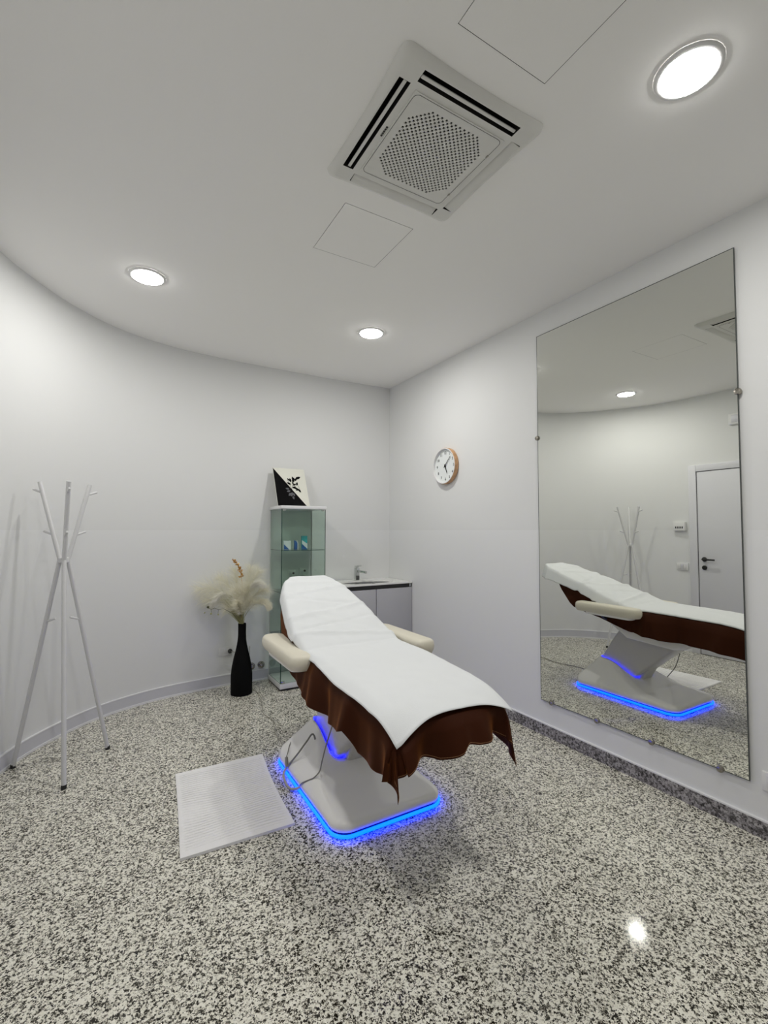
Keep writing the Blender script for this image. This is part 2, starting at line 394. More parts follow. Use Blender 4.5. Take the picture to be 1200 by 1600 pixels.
for k, (dx, dy) in enumerate(((-1,0),(0,-1),(1,0),(0,1))):
    # slot trough
    def L2(u, v, z): # u along, v outward from centre
        return (acx+dx*v - dy*u, acy+dy*v + dx*u, z)
    tr = MB(); zt = CH+.05
    q = [(-SLL,SL0),(SLL,SL0),(SLL,SL1),(-SLL,SL1)]
    tr.add([L2(u,v,zb-.001) for u,v in q]+[L2(u*.99,v,zt) for u,v in q], [(0,1,5,4),(1,2,6,5),(2,3,7,6),(3,0,4,7),(4,5,6,7)])
    tr.build('slot', 'void', A, recalc=False)
    # louvre blade: closer to flush on the two far sides
    ang = math.radians(-8 if k in (0, 1) else 14)
    vc = (SL0+SL1)/2-(.004 if k in (0,1) else 0); hw = .0062 if k in (0,1) else .0225; th = .0025
    ca, sa = math.cos(ang), math.sin(ang); pts = []
    zc = zb-.004 if k in (0,1) else zb+.004
    for s_, t_ in ((-1,-1),(1,-1),(1,1),(-1,1)):
        pts.append((vc+s_*hw*ca - t_*th*sa, zc - s_*hw*sa - t_*th*ca + (0.008 if k in (0,1) else 0)))
    lv = MB(); lv.add([L2(-SLL+.004, v, z) for v, z in pts]+[L2(SLL-.004, v, z) for v, z in pts], [(0,1,2,3),(7,6,5,4),(0,4,5,1),(1,5,6,2),(2,6,7,3),(3,7,4,0)])
    lv.build('louvre', 'ac', A, bevel=.0015)
# grille panel with square holes
NH = 33; st = .0106; hs = .0090; gp = MB(); zp = zb-.0045
half = NH*st/2
def hole(i, j):
    x, y = (i-(NH-1)/2)*st, (j-(NH-1)/2)*st
    return abs(x) < half and abs(y) < half and abs(x)+abs(y) < half*1.60 and (i+j) % 2 == 0
coords = [-PH]
for i in range(NH):
    c = (i-(NH-1)/2)*st; coords += [c-hs/2, c+hs/2]
coords.append(PH)
nc = len(coords); vid = {}; vs = []; fs = []
def vv(i, j, up):
    k = (i, j, up)
    if k not in vid: vid[k] = len(vs); vs.append((acx+coords[i], acy+coords[j], zp+(.004 if up else 0)))
    return vid[k]
def ishole(i, j): return i % 2 == 1 and j % 2 == 1 and 0 < i < nc-1 and 0 < j < nc-1 and hole((i-1)//2, (j-1)//2)
for i in range(nc-1):
    for j in range(nc-1):
        if ishole(i, j):
            for (a, c) in (((i,j),(i+1,j)),((i+1,j),(i+1,j+1)),((i+1,j+1),(i,j+1)),((i,j+1),(i,j))):
                fs.append((vv(*a,0), vv(*c,0), vv(*c,1), vv(*a,1)))
        else: fs.append((vv(i,j,0), vv(i,j+1,0), vv(i+1,j+1,0), vv(i+1,j,0)))
for (a, c) in (((0,0),(nc-1,0)),((nc-1,0),(nc-1,nc-1)),((nc-1,nc-1),(0,nc-1)),((0,nc-1),(0,0))):
    fs.append((vv(*a,0), vv(*c,0), vv(*c,1), vv(*a,1)))
gr = MB().add(vs, fs).build('grille', 'ac', A, recalc=False)
MB().box((acx-PH-.01, acy-PH-.01, zp+.006), (acx+PH+.01, acy+PH+.01, zp+.009)).build('filter_backing', 'void', A)
# panel seam around the grille (thin recess line)
def loop_line(name, hw, r, w, z, mat_, parent):
    o_ = rrect(acx-hw, acy-hw, acx+hw, acy+hw, r); i_ = rrect(acx-hw+w, acy-hw+w, acx+hw-w, acy+hw-w, r-w); m_ = len(o_)
    return MB().add([(x,y,z) for x,y in o_]+[(x,y,z) for x,y in i_], [(k,(k+1)%m_,m_+(k+1)%m_,m_+k) for k in range(m_)]).build(name, mat_, parent, recalc=False)
loop_line('panel_seam', .205, .022, .0018, zp-.0006, 'dark_gap', A)
for k in range(5):
    yy = acy-.03+k*.0105
    MB().box((acx-.2225, yy-.0036, zb-.0030), (acx-.2155, yy+.0036, zb-.0010)).build('badge_mark', 'black', A)
for yy in (acy-.12, acy+.13):
    MB().box((acx+.2000, yy-.006, zp-.003), (acx+.2055, yy+.006, zp)).build('latch', 'steel', A)

# ================================================================= MIRROR
MX = 2.600
Mi = thing('wall_mirror', (MX, 1.675, .243), 'tall frameless mirror held by round steel knobs on the right wall', 'mirror')
MB().add([(MX,1.065,.243),(MX,2.285,.243),(MX,2.285,2.788),(MX,1.065,2.788)], [(0,1,2,3)]).build('mirror_face', 'mirror', Mi, recalc=False)
mb = MB().box((MX+.0004,1.065,.243), (MX+.005,2.285,2.788))
e = .0035
for a, c in (((1.065-e,.243-e),(1.065,2.788+e)),((2.285,.243-e),(2.285+e,2.788+e)),((1.065,.243-e),(2.285,.243)),((1.065,2.788),(2.285,2.788+e))):
    mb.box((MX-.0005,a[0],a[1]), (MX+.005,c[0],c[1]))
mb.build('glass_edge', 'mirror_edge', Mi)
for (y, z) in ((1.062,2.08),(2.290,2.062),(2.198,.243),(1.856,.243),(1.521,.243),(1.183,.243)):
    r_ = .0165
    MB().lathe([(r_*.75,.0145),(r_*.75,.002),(r_,.0),(r_,-.006),(r_*.8,-.012),(r_*.3,-.0135)], (MX,y,z), 'x', 20).build('standoff_knob', 'steel', Mi, smooth='auto')

# ================================================================= CLOCK
ck = Vector((WX, 3.337, 1.988)); R_ = .163
K = thing('wall_clock', tuple(ck), 'round wall clock with pale wood rim, white dial and black hands on the right wall', 'clock')
MB().lathe([(R_-.012,0),(R_,-.004),(R_,-.040),(R_-.003,-.044)], ck, 'x', 56, cap=False).build('wooden_rim', 'wood', K, smooth='auto')
MB().lathe([(R_-.003,-.044),(R_-.006,-.046),(R_-.011,-.044),(R_-.013,-.022)], ck, 'x', 56, cap=False).build('white_bezel', 'white_matt', K, smooth='auto')
MB().lathe([(R_-.012,-.020),(R_-.012,-.022),(.001,-.022)], ck, 'x', 56).build('dial', 'dial', K)
def text_mesh(txt, size):
    cu = bpy.data.curves.new('numeral', 'FONT'); cu.body = txt; cu.size = size; cu.align_x = 'CENTER'; cu.align_y = 'CENTER'; cu.extrude = .0004; cu.resolution_u = 3
    o = bpy.data.objects.new('tmp', cu); C.objects.link(o)
    dg = bpy.context.evaluated_depsgraph_get(); me = bpy.data.meshes.new_from_object(o.evaluated_get(dg)); bpy.data.objects.remove(o)
    return me
def clock_vec(a, r, d=.0232):  # a: degrees clockwise from 12, seen from inside the room (viewer looks along +x, y grows to the left)
    a = math.radians(a); return ck+Vector((-d, -math.sin(a)*r, math.cos(a)*r))
for hnum in range(1, 13):
    me = text_mesh(str(hnum), .034); me.materials.append(M['ink'])
    p = clock_vec(hnum*30, .118)-ck
    RM = Matrix(((0,0,-1),(-1,0,0),(0,1,0)))
    for v in me.vertices: v.co = RM@v.co+p
    o = bpy.data.objects.new('numeral', me); C.objects.link(o); o.parent = K
def hand(name, a, ln, w, d):
    u = (clock_vec(a, 1)-clock_vec(a, 0)); s_ = u.cross(Vector((1,0,0))).normalized()
    c0 = ck+Vector((-d,0,0)); vs = []
    for dd in (0, -.0012):
        q = Vector((dd,0,0)); vs += [c0-u*.018-s_*w+q, c0-u*.018+s_*w+q, c0+u*ln+s_*w*.6+q, c0+u*ln-s_*w*.6+q]
    MB().add(vs, [(0,1,2,3),(7,6,5,4),(0,4,5,1),(1,5,6,2),(2,6,7,3),(3,7,4,0)]).build(name, 'ink', K)
hand('hour_hand', 158, .072, .0050, .026); hand('minute_hand', 44, .112, .0040, .029)
MB().lathe([(.008,-.022),(.008,-.031),(.004,-.0325)], ck, 'x', 16).build('hand_hub', 'ink', K)

# ================================================================= COAT STAND
CS = thing('coat_stand', (-.24, 3.38, 0), 'white metal tripod coat stand with crossed tubes and short pegs by the curved wall', 'coat stand')
hub = Vector((-.238, 3.385, 1.232))
feet = [Vector((-.472, 3.555, .0)), Vector((-.192, 3.133, .0)), Vector((.012, 3.55, .0))]
for k, ft in enumerate(feet):
    d2 = Vector((ft.x-hub.x, ft.y-hub.y, 0)); un = d2.normalized()
    a = ft+Vector((0,0,.008)); h_ = hub+un*.024
    top = h_+d2*(.50, .42, .40)[k]+Vector((0, 0, (.470, .463, .462)[k]))
    lg = MB().tube([a, a.lerp(h_, .5), h_+un*.001], .0125, 12); lg.build('leg', 'coat_metal', CS, smooth='auto')
    up_ = MB().tube([h_, top], .0125, 12).build('upper_tube', 'coat_metal', CS, smooth='auto')
    MB().lathe([(.0135,0),(.0140,.022)], ft, 'z', 12).build('rubber_foot', 'rubber', CS, smooth='auto')
    for s_, base, fr_ in ((1, (h_, top), .86), (1, (h_, top), .32)):
        p = base[0].lerp(base[1], fr_); dr = Vector((top.x-h_.x, top.y-h_.y, 0)).normalized()
        MB().tube([p, p+dr*.062+Vector((0,0,.022))], .0065, 8).build('peg', 'coat_metal', CS, smooth='auto')
    p = a.lerp(h_, .70); dr = -Vector((d2.x, d2.y, 0)).normalized()
    if k != 1: MB().tube([p, p+dr*.062+Vector((0,0,.022))], .0065, 8).build('peg', 'coat_metal', CS, smooth='auto')
MB().lathe([(.022,-.016),(.026,-.012),(.026,.012),(.022,.016)], hub, 'z', 16).build('hub', 'coat_metal', CS, smooth='auto')

# ================================================================= FLOOR MAT
def mat_fn(u, v):
    q = [Vector((.349,2.968)), Vector((.849,2.958)), Vector((.284,2.205)), Vector((.789,2.193))]
    p = q[0].lerp(q[1], u).lerp(q[2].lerp(q[3], u), v)
    p.x += .012*math.sin(PI*v)*(.2-1.2*u)
    yy = v*.75; xx = u*.5
    ph = yy*2*PI/.0205 + 3.2*math.sin(xx*9+yy*7)+2.2*noise.noise((xx*5, yy*4, 0))
    edge = min(1, max(0, min(u, 1-u)*.5-.012)/.012, max(0, min(v, 1-v)*.75-.03)/.012)
    edge = min(edge, max(0, min(v, 1-v)*.75-.03)/.012, max(0, min(u,1-u)*.5-.012)/.012)
    am = .4+.6*noise.noise((xx*8, yy*8, 3))
    gr_ = max(0, math.sin(ph))**3; return (p.x, p.y, .013-.0095*gr_*edge*max(.2, am+.35))
mt = MB().grid(mat_fn, 60, 330)
nu, nv = 60, 330
border = [i*(nv+1) for i in range(nu+1)]+[nu*(nv+1)+j for j in range(1, nv+1)]+[i*(nv+1)+nv for i in range(nu-1, -1, -1)]+[j for j in range(nv-1, 0, -1)]
o_ = len(mt.v); mt.v += [Vector((mt.v[i].x, mt.v[i].y, .0005)) for i in border]
for k in range(len(border)):
    k2 = (k+1) % len(border); mt.f.append((border[k], border[k2], o_+k2, o_+k)); mt.mi.append(0)
mt.f.append(tuple(range(o_, o_+len(border)))); mt.mi.append(0)
tag(mt.build('bath_mat', 'towel', smooth='auto'), 'white rectangular cotton mat with wavy ribs lying on the granite floor', 'mat')

# ================================================================= TREATMENT BED
T = thing('treatment_bed', (1.2, 2.4, 0), 'white electric treatment bed with cream armrests and blue light strip round its base', 'treatment bed')
BX0, BX1, BY0, BY1 = .905, 1.515, 1.965, 2.865
SX0, SX1, SY0, SY1 = 1.075, 1.350, 2.375, 2.72
def smin(a, b_, k=.03):
    h = max(0, min(1, .5+.5*(b_-a)/k)); return b_*(1-h)+a*h-k*h*(1-h)
def bz(x, y):
    sd = min(x-BX0, BX1-x); fr_ = y-BY0; re = BY1-y
    a = .060+sd*1.25
    c = .070+.10*fr_+.45*max(0, fr_-.25)**1.25
    r = .060+re*1.45
    cen = max(0, 1-abs(x-1.21)/.16)
    return max(.058, smin(smin(a, c, .04), r, .04))
outer = rrect(BX0, BY0, BX1, BY1, .085, 8); inner = rrect(SX0, SY0, SX1, SY1, .05, 8); n = len(outer)
# resample both loops densely so that the morph is even
def dens(p, m=4):
    out = []
    for i in range(len(p)):
        a, c = Vector(p[i]), Vector(p[(i+1) % len(p)]); k = m*3 if (c-a).length > .1 else 1
        for j in range(k): out.append(a.lerp(c, j/k))
    return out
def dens2(p, q):
    A_, B_ = [], []
    for i in range(len(p)):
        a, c = Vector(p[i]), Vector(p[(i+1)%len(p)]); d, e_ = Vector(q[i]), Vector(q[(i+1)%len(q)])
        k = 16 if (c-a).length > .1 else 1
        for j in range(k): A_.append(a.lerp(c, j/k)); B_.append(d.lerp(e_, j/k))
    return A_, B_
OA, IB = dens2(outer, inner); n = len(OA)
bs = MB(); vs = []; cenp = Vector(((BX0+BX1)/2, (BY0+BY1)/2))
for zz, ins in ((.030, .004), (.034, 0.0), (.052, 0.0)):
    for p in OA:
        vs.append((*(p.lerp(cenp, ins)), zz))
ts = [.02, .06]+[.06+.94*k/18 for k in range(1, 19)]
for t in ts:
    for p, q in zip(OA, IB):
        x = p.lerp(q, t); vs.append((x.x, x.y, bz(x.x, x.y)+(.002 if t > .03 else -.002)))
for q in IB: vs.append((q.x, q.y, bz(q.x, q.y)-.012))
for q in IB: vs.append((q.x, q.y, .035))
rows = 3+len(ts)+2
fs = [(k*n+i, k*n+(i+1)%n, (k+1)*n+(i+1)%n, (k+1)*n+i) for k in range(rows-1) for i in range(n)]
bs.add(vs, fs).build('base_cover', 'shell', T, smooth=True)
bmg = MB().prism(rrect(BX0+.02, BY0+.02, BX1-.02, BY1-.02, .07, 6), .004, .036, 'z'); bmg.build('base_plate', 'black', T)
# LED strip around foot of base, and inside the slot
def loop_tube(name, loop, z, r, m, skip=None):
    k = len(loop); mbq = MB(); pts = [Vector((p[0], p[1], z if not callable(z) else z(p[0], p[1]))) for p in loop]; nn = 8; vs = []
    for i, p in enumerate(pts):
        t = (pts[(i+1) % k]-pts[i-1]); t.z = 0; t.normalize(); a = Vector((t.y, -t.x, 0))
        for j in range(nn):
            an = 2*PI*j/nn; vs.append(p+a*math.cos(an)*r*.7+Vector((0,0,1))*math.sin(an)*r)
    mbq.add(vs, [(i*nn+j, i*nn+(j+1)%nn, ((i+1)%k)*nn+(j+1)%nn, ((i+1)%k)*nn+j) for i in range(k) for j in range(nn)])
    return mbq.build(name, m, T, smooth=True)
loop_tube('led_strip', rrect(BX0-.002, BY0-.002, BX1+.002, BY1+.002, .087, 8), .015, .0092, 'led')
loop_tube('slot_led', [tuple(p) for p in IB], lambda x, y: bz(x, y)-.008, .0065, 'led_in', None)
MB().tube([(SX0+.006,SY0+.06,bz(SX0,SY0+.1)-.02),(SX0+.012,SY0+.03,bz(SX0,SY0)-.018),(SX0+.05,SY0+.006,bz(SX0+.05,SY0)-.02),(SX1-.05,SY0+.006,bz(SX1-.05,SY0)-.02),(SX1-.012,SY0+.03,bz(SX1,SY0)-.018)], .013, 8).build('slot_diffuser', 'led_in', T, smooth='auto')
MB().prism(rrect(SX0-.01, SY0-.01, SX1+.01, SY1+.01, .05, 6), .034, .038, 'z').build('slot_floor', 'black', T)
for xx in (1.10, 1.36):
    MB().lathe([(.006,0),(.006,-.003),(.003,-.004)], (xx, BY0+.001, .045), 'y', 10).build('cover_screw', 'white_matt', T, smooth='auto')
# lift arm, link and seat carriage
la = MB().prism([(2.66,.05),(2.47,.05),(2.42,.14),(2.05,.475),(2.08,.56),(2.52,.56),(2.60,.44),(2.715,.25),(2.715,.15)], 1.095, 1.330, 'x')
la.build('lift_arm', 'shell_grey', T, bevel=.018, seg=3)
lk = MB().prism([(2.47,.055),(2.385,.09),(2.30,.24),(2.32,.29),(2.37,.30),(2.44,.25),(2.50,.13)], 1.145, 1.285, 'x')
lk.build('lift_link', 'shell_grey', T, bevel=.014, seg=3)
sc = MB().prism([(2.95,.845),(2.72,.70),(2.48,.555),(2.40,.50),(2.02,.48),(1.94,.50),(1.88,.60),(1.55,.635),(1.55,.66),(2.36,.69),(2.55,.78),(2.92,.905)], .975, 1.425, 'x')
sc.build('seat_frame', 'shell', T, bevel=.02, seg=3)
prof = [(1.40,.700),(1.45,.718),(1.55,.738),(1.7,.752),(2.0,.762),(2.33,.768),(2.42,.790),(2.5,.818),(2.6,.853),(2.85,.938),(3.05,1.002),(3.25,1.062),(3.30,1.075)]
def pz(y): return (interp(prof, y-.02)+interp(prof, y)+interp(prof, y+.02))/3
XLt = [(1.4,.905),(2.55,.910),(2.75,.945),(3.05,1.01),(3.2,1.07),(3.25,1.12)]
XRt = [(1.4,1.425),(1.7,1.44),(2.1,1.472),(2.6,1.475),(3.05,1.462),(3.2,1.435),(3.25,1.40)]
XL = lambda y: interp(XLt, y); XR = lambda y: interp(XRt, y)
def pad(name, ya, yb, th, gap=.012, inset=.01):
    mbp = MB(); ny, nx = 24, 12; rr = .03; vs = []
    sec = [(0,-th+rr*.6),(0,-rr),(rr*.3,-rr*.3),(rr,0)]
    prof_ = []
    for i in range(ny+1):
        y = ya+(yb-ya)*i/ny; e_ = min(1, min(i, ny-i)/1.6); l, r = XL(y)+inset+(1-e_)*.02, XR(y)-inset-(1-e_)*.02; z = pz(y)-gap-(1-e_)*.02
        row = [(l+a, y, z+b_) for a, b_ in sec]+[(l+rr+(r-l-2*rr)*k/6, y, z) for k in range(1, 6)]+[(r-a, y, z+b_) for a, b_ in sec[::-1]]
        row += [(r-.02, y, z-th),(l+.02, y, z-th)]
        vs += row; m_ = len(row)
    fs = [(i*m_+j, i*m_+(j+1)%m_, (i+1)*m_+(j+1)%m_, (i+1)*m_+j) for i in range(ny) for j in range(m_)]+[tuple(range(m_)), tuple(ny*m_+j for j in range(m_))]
    mbp.add(vs, fs).build(name, 'cream', T, smooth='auto')
pad('seat_cushion', 1.60, 2.345, .075); pad('back_cushion', 2.375, 3.235, .075)
# armrests: rounded long pads on a shell
def armrest(xc, ya, yb, zt, w, lab, tilt=0.0):
    h = .078; mbp = MB(); prof_ = [(0,.0,.55),(0,.0,.80),(.0,.022,.97),(.0,h*.55,1.0),(.0,h*.8,.94),(.0,h*.95,.80),(.0,h,.55)]
    N_ = 36; vs = []
    def foot(sc_, k):
        a = 2*PI*k/N_; L_ = (yb-ya)/2-w/2; x = math.cos(a); y = math.sin(a)
        e_ = 2.6; s_ = (abs(x)**e_+abs(y)**e_)**(-1/e_)
        px_, py_ = x*s_*w/2, y*s_*w/2
        inset = (1-sc_)*w/2
        return px_*sc_, py_*sc_+(L_ if y > 0 else -L_ if y < 0 else 0)
    for _, z, sc_ in prof_:
        for k in range(N_):
            x, y = foot(sc_, k); vs.append((xc+x, (ya+yb)/2+y, zt-h+z+tilt*y))
    m_ = len(prof_)
    mbp.add(vs, [(i*N_+k, i*N_+(k+1)%N_, (i+1)*N_+(k+1)%N_, (i+1)*N_+k) for i in range(m_-1) for k in range(N_)]+[tuple(range(N_))[::-1], tuple((m_-1)*N_+k for k in range(N_))])
    ar = mbp.build('armrest', 'cream', T, smooth='auto')
    sg = 1 if xc < 1.2 else -1
    sh = MB().prism(rrect(xc-w*.36, ya+.06, xc+w*.36, yb-.10, .03, 4), zt-h-.018, zt-h+.004, 'z'); sh.build('shell', 'shell', ar, bevel=.004)
    bk = MB().tube([(xc, (ya+yb)/2+.06, zt-h-.012), (xc+sg*.07, (ya+yb)/2+.05, zt-h-.06), (xc+sg*.16, (ya+yb)/2, .60)], .013, 10); bk.build('bracket', 'black', ar, smooth='auto')
    return ar
armrest(.868, 2.27, 2.865, .775, .142, None, .02); armrest(1.575, 2.185, 2.765, .785, .125, None, .0)
# cords of the bed
bz2 = lambda x, y, d=.008: (x, y, bz(x, y)+d)
def cord(name, pts, r, m, parent, nsm=6): return MB().tube(smooth_tab(pts, nsm), r, 7).build(name, m, parent, smooth=True)
cord('hand_control_cord', [(1.02,2.16,.56),(.995,2.18,.48),(.965,2.22,.34),(.955,2.26,.23),(.96,2.30,.165),bz2(.945,2.34,.008),bz2(.925,2.38,.005),(.905,2.41,.068),(.899,2.43,.045)], .0035, 'cord', T)
cord('slot_cord', [(1.09,2.50,.15),(1.05,2.54,.17),bz2(1.02,2.545,.045),bz2(.985,2.55,.055),bz2(.945,2.575,.040),(.915,2.62,.085),(.900,2.63,.06)], .005, 'cord', T)
cord('light_cord', [(.895,2.64,.05),(.874,2.62,.03),(.866,2.55,.012),(.872,2.49,.010),(.895,2.455,.022),(.915,2.44,.035)], .008, 'cord_pale', T)
cord('plug_cord', [(.905,2.665,.10),bz2(.925,2.70,.02),bz2(.945,2.735,.012),bz2(.965,2.76,.0)], .003, 'cord', T)
MB().tube([(.898,2.635,.055),(.905,2.665,.098)], .009, 10).build('inline_plug', 'cord', T, smooth='auto')
cord('power_cord', [(1.14,4.42,.335),(1.13,4.40,.24),(1.12,4.34,.10),(1.12,4.24,.012),(1.13,4.05,.004),(1.10,3.86,.004),(1.045,3.62,.004),(1.07,3.42,.004),(1.02,3.25,.004),(1.01,3.0,.004),(1.03,2.87,.02)], .0032, 'cord_pale', T)

def droop(X, Y):
    dl = math.hypot(max(0, X-.915), max(0, Y-1.44)); dr = math.hypot(max(0, 1.425-X), max(0, Y-1.44)*1.3)
    return .070*math.exp(-(dl/.075)**1.2)+.045*math.exp(-(dr/.08)**1.2)
# ------------------------------------------------ velvet cloth over the bed
def hemL(y): return interp([(1.45,.53),(1.55,.512),(1.70,.528),(1.76,.60),(1.85,.565),(2.03,.545),(2.28,.577),(2.45,.615),(2.6,.67),(2.75,.72),(3.0,.86),(3.05,.93)], y)
def hemR(y): return interp([(1.45,.50),(1.53,.53),(1.69,.56),(2.07,.566),(2.33,.587),(2.58,.66),(2.86,.715),(3.0,.86),(3.05,.93)], y)
FY = 1.462
def cloth_pt(u, v):
    """u along bed: 0 = head end ... beyond foot = hang; v across: 0..1 with side hangs"""
    # v: 0-.25 left hang, .25-.75 top, .75-1 right hang ; u: 0-.8 on bed, .8-1 foot hang
    Y = 3.03+(FY-3.03)*min(u/.8, 1); du = max(0, (u-.8)/.2)
    l, r = XL(Y)+.001, XR(Y)+.0; zt = pz(Y)-.006-droop(XL(Y)+(XR(Y)-XL(Y))*max(0, min(1, (v-.25)/.5)), Y)
    side = 0; dv = 0
    if v < .25: dv = (.25-v)/.25; side = -1
    elif v > .75: dv = (v-.75)/.25; side = 1
    X = l+(r-l)*max(0, min(1, (v-.25)/.5))
    if du <= 0 and dv <= 0: 
        ed = min(X-l, r-X, Y-FY+.0); return Vector((X, Y, zt-.012*max(0, 1-ed/.015)**2))
    if du <= 0:
        hz = hemL(Y) if side < 0 else hemR(Y)
        drop = dv*(zt-hz)
        ph = Y*23+(1.3 if side < 0 else 4.0)
        fold = (.026*math.sin(ph*.62)+.012*math.sin(ph*1.5+1)+.003*math.sin(Y*61))*dv**.8
        amp = 1.0 if Y < 2.3 else .45
        out = .004+.024*min(1, dv*3)**.5+.02*dv+fold*amp
        if Y > 2.2: out = min(out, (.002+.22*drop)*min(1, (Y-2.2)/.15)+out*max(0, 1-(Y-2.2)/.15))
        return Vector((X+side*out, Y, zt-.008-drop))
    if dv <= 0:
        fx_ = (X-l)/(r-l)
        hz = interp([(0,.56),(.12,.585),(.33,.560),(.47,.585),(.52,.615),(.62,.60),(.85,.60),(1,.56)], fx_)
        drop = du*(zt-hz)
        fold = (.040*math.sin(fx_*9+2.6)+.018*math.sin(fx_*19))*du**.8
        return Vector((X, Y-(.004+.022*min(1, du*3)**.5+.03*du+fold), zt-.008-drop))
    # corner
    th = math.atan2(du, dv); rr_ = math.hypot(du, dv)
    k_ = 1-abs(th-PI/4)/(PI/4)          # 1 on the diagonal
    zside = (hemL(FY) if side < 0 else hemR(FY)); zfoot = .56
    hz = zside+(zfoot-zside)*(th/(PI/2))
    base_drop = (zt-hz)
    drop = rr_*base_drop*(1.0+.10*k_)
    ang = th; sharp = k_**2.2
    o_s = .020*min(1, rr_*3)**.5+.008*rr_; rs = (1 if side < 0 else .35)
    ox = side*(math.cos(ang)*o_s+.012*sharp*rr_*rs+.014*math.sin(ang*7)*rr_*(1-sharp))
    oy = -(math.sin(ang)*(o_s+.01*rr_)+.030*sharp*rr_*rs+.016*math.sin(ang*9+1)*rr_*(1-sharp))
    return Vector((X+ox, Y+oy, zt-.008-drop))
nu, nv = 190, 130
def cl(u, v):
    return cloth_pt(u, v)
vb = MB().grid(cl, nu, nv)
vel = vb.build('velvet_cover', 'velvet', smooth=True, solid=.003)
tag(vel, 'dark brown velvet cover hanging in folds over the treatment bed, under the white sheet', 'blanket')
vel['_w'] = (0,0,0)
# stitched hem as a part
hm = MB()
hem = [cloth_pt(1.0, j/nv*1.0)*1.0 for j in range(0, nv+1)]
for i in range(0, len(hem)-1):
    for k in range(2):
        p = hem[i].lerp(hem[i+1], k/2+.1); q = hem[i].lerp(hem[i+1], k/2+.35)
        hm.tube([p+Vector((0,-.003,.008)), q+Vector((0,-.003,.008))], .0011, 4)
hm.build('hem_stitching', 'stitch', vel)

# ------------------------------------------------ disposable sheet on top
creases = [(3.02,.018,.007,.1),(2.86,.014,-.006,-.15),(2.74,.02,.008,.12),(2.60,.012,-.005,.1),(2.47,.016,.010,-.08),(2.36,.012,-.004,0),(3.14,.03,.006,0)]
def sheet(u, v):
    Y = 3.262+(1.440-3.262)*u
    hl = interp([(1.44,.008),(1.6,.038),(1.9,.050),(2.2,.022),(2.45,.03),(2.6,.06),(2.9,.065),(3.1,.06),(3.27,.04)], Y)
    hr = interp([(1.44,.010),(2.2,.010),(2.45,.035),(2.6,.085),(2.8,.085),(3.0,.10),(3.27,.13)], Y)
    l, r = XL(Y)-.002, XR(Y)+.004
    tot = (r-l)+hl+hr; s = v*tot
    zt = pz(Y)+.006
    if s < hl:
        t = (hl-s); kx = interp([(2.1,.85),(2.4,.35)], Y); X = l-kx*t-.006*min(1, t/.02); dz = -t*math.sqrt(1-kx*kx)
    elif s > hl+(r-l): t = s-hl-(r-l); X = r+.35*t+.006*min(1, t/.02); dz = -t*.93
    else: X = l+s-hl; dz = 0
    ed = min(X-l, r-X); dz -= .006*max(0, 1-max(ed, 0)/.03)**2
    # drooping foot corners
    dl = math.hypot(max(0, X-l), (Y-1.44)*1.0); dr = math.hypot(max(0, r-X), (Y-1.44)*1.3)
    dz -= droop(X, Y)
    Yo = Y
    if v < .5: Yo -= .018*math.exp(-(dl/.12)**2); X -= .010*math.exp(-(dl/.09)**1.5)
    else: Yo -= .03*math.exp(-(dr/.08)**2); X += .004*math.exp(-(dr/.08)**1.5)
    # the foot edge arches up between the corners
    w = (v-.5)*2
    for cy, sg, am, sl in creases:
        dz += 1.7*am*math.exp(-((Y-cy-sl*w*.6)/sg)**2)*(.35+.65*abs(math.sin(v*4.1+cy*5)))
    nz = noise.noise((X*5, Y*5, 1.3))*.008+noise.noise((X*13, Y*15, 4))*.005
    if Y < 2.3: nz *= .45
    return Vector((X, Yo, zt+dz+nz+.002))
sh = MB().grid(sheet, 150, 64).build('disposable_sheet', 'paper', smooth=True, solid=.0015)
tag(sh, 'white disposable sheet spread over the brown velvet cover on the treatment bed', 'sheet')

# ================================================================= GLASS CABINET
GX0, GX1, GY0, GY1 = 1.305, 1.735, 4.03, 4.395
GC = thing('glass_display_cabinet', ((GX0+GX1)/2, (GY0+GY1)/2, 0), 'tall narrow glass display cabinet with white top and base beside the sink', 'cabinet')
MB().box((GX0, GY0, .018), (GX1, GY1, .062)).build('base_panel', 'white_gloss', GC, bevel=.003)
MB().box((GX0+.01, GY0+.01, 0), (GX1-.01, GY1-.01, .018)).build('plinth', 'black', GC)
MB().box((GX0-.004, GY0-.006, 1.604), (GX1+.004, GY1, 1.632)).build('top_panel', 'white_gloss', GC, bevel=.003)
def pane(name, a, b_, thin, edge_sides=True):
    x0, y0, z0 = a; x1, y1, z1 = b_
    m_ = MB().box(a, b_)
    # faces order: bottom, top, y0, x1, y1, x0
    big = {'x': (3, 5), 'y': (2, 4), 'z': (0, 1)}[thin]
    m_.mi = [0 if i in big else 1 for i in range(6)]
    return m_.build(name, ['glass', 'glass_edge'], GC)
tk = .005; zA, zB = .063, 1.603
pane('side_pane', (GX0+.004, GY0+.012, zA), (GX0+.004+tk, GY1-.006, zB), 'x')
pane('side_pane', (GX1-.004-tk, GY0+.012, zA), (GX1-.004, GY1-.006, zB), 'x')
pane('back_pane', (GX0+.012, GY1-.014, zA), (GX1-.012, GY1-.014+tk, zB), 'y')
dr = pane('glass_door', (GX0+.006, GY0+.004, zA+.004), (GX1-.006, GY0+.004+tk, zB-.004), 'y')
MB().box((GX0+.004, GY0+.0025, zA+.004), (GX0+.009, GY0+.0035, zB-.004)).build('edge_strip', 'glass_edge', dr)
for xx in (GX1-.030,):
    for za, zb_ in ((zB-.016, zB-.002), (zA+.002, zA+.016)):
        MB().box((xx-.012, GY0+.000, za), (xx+.016, GY0+.016, zb_)).build('hinge', 'chrome', dr, bevel=.001)
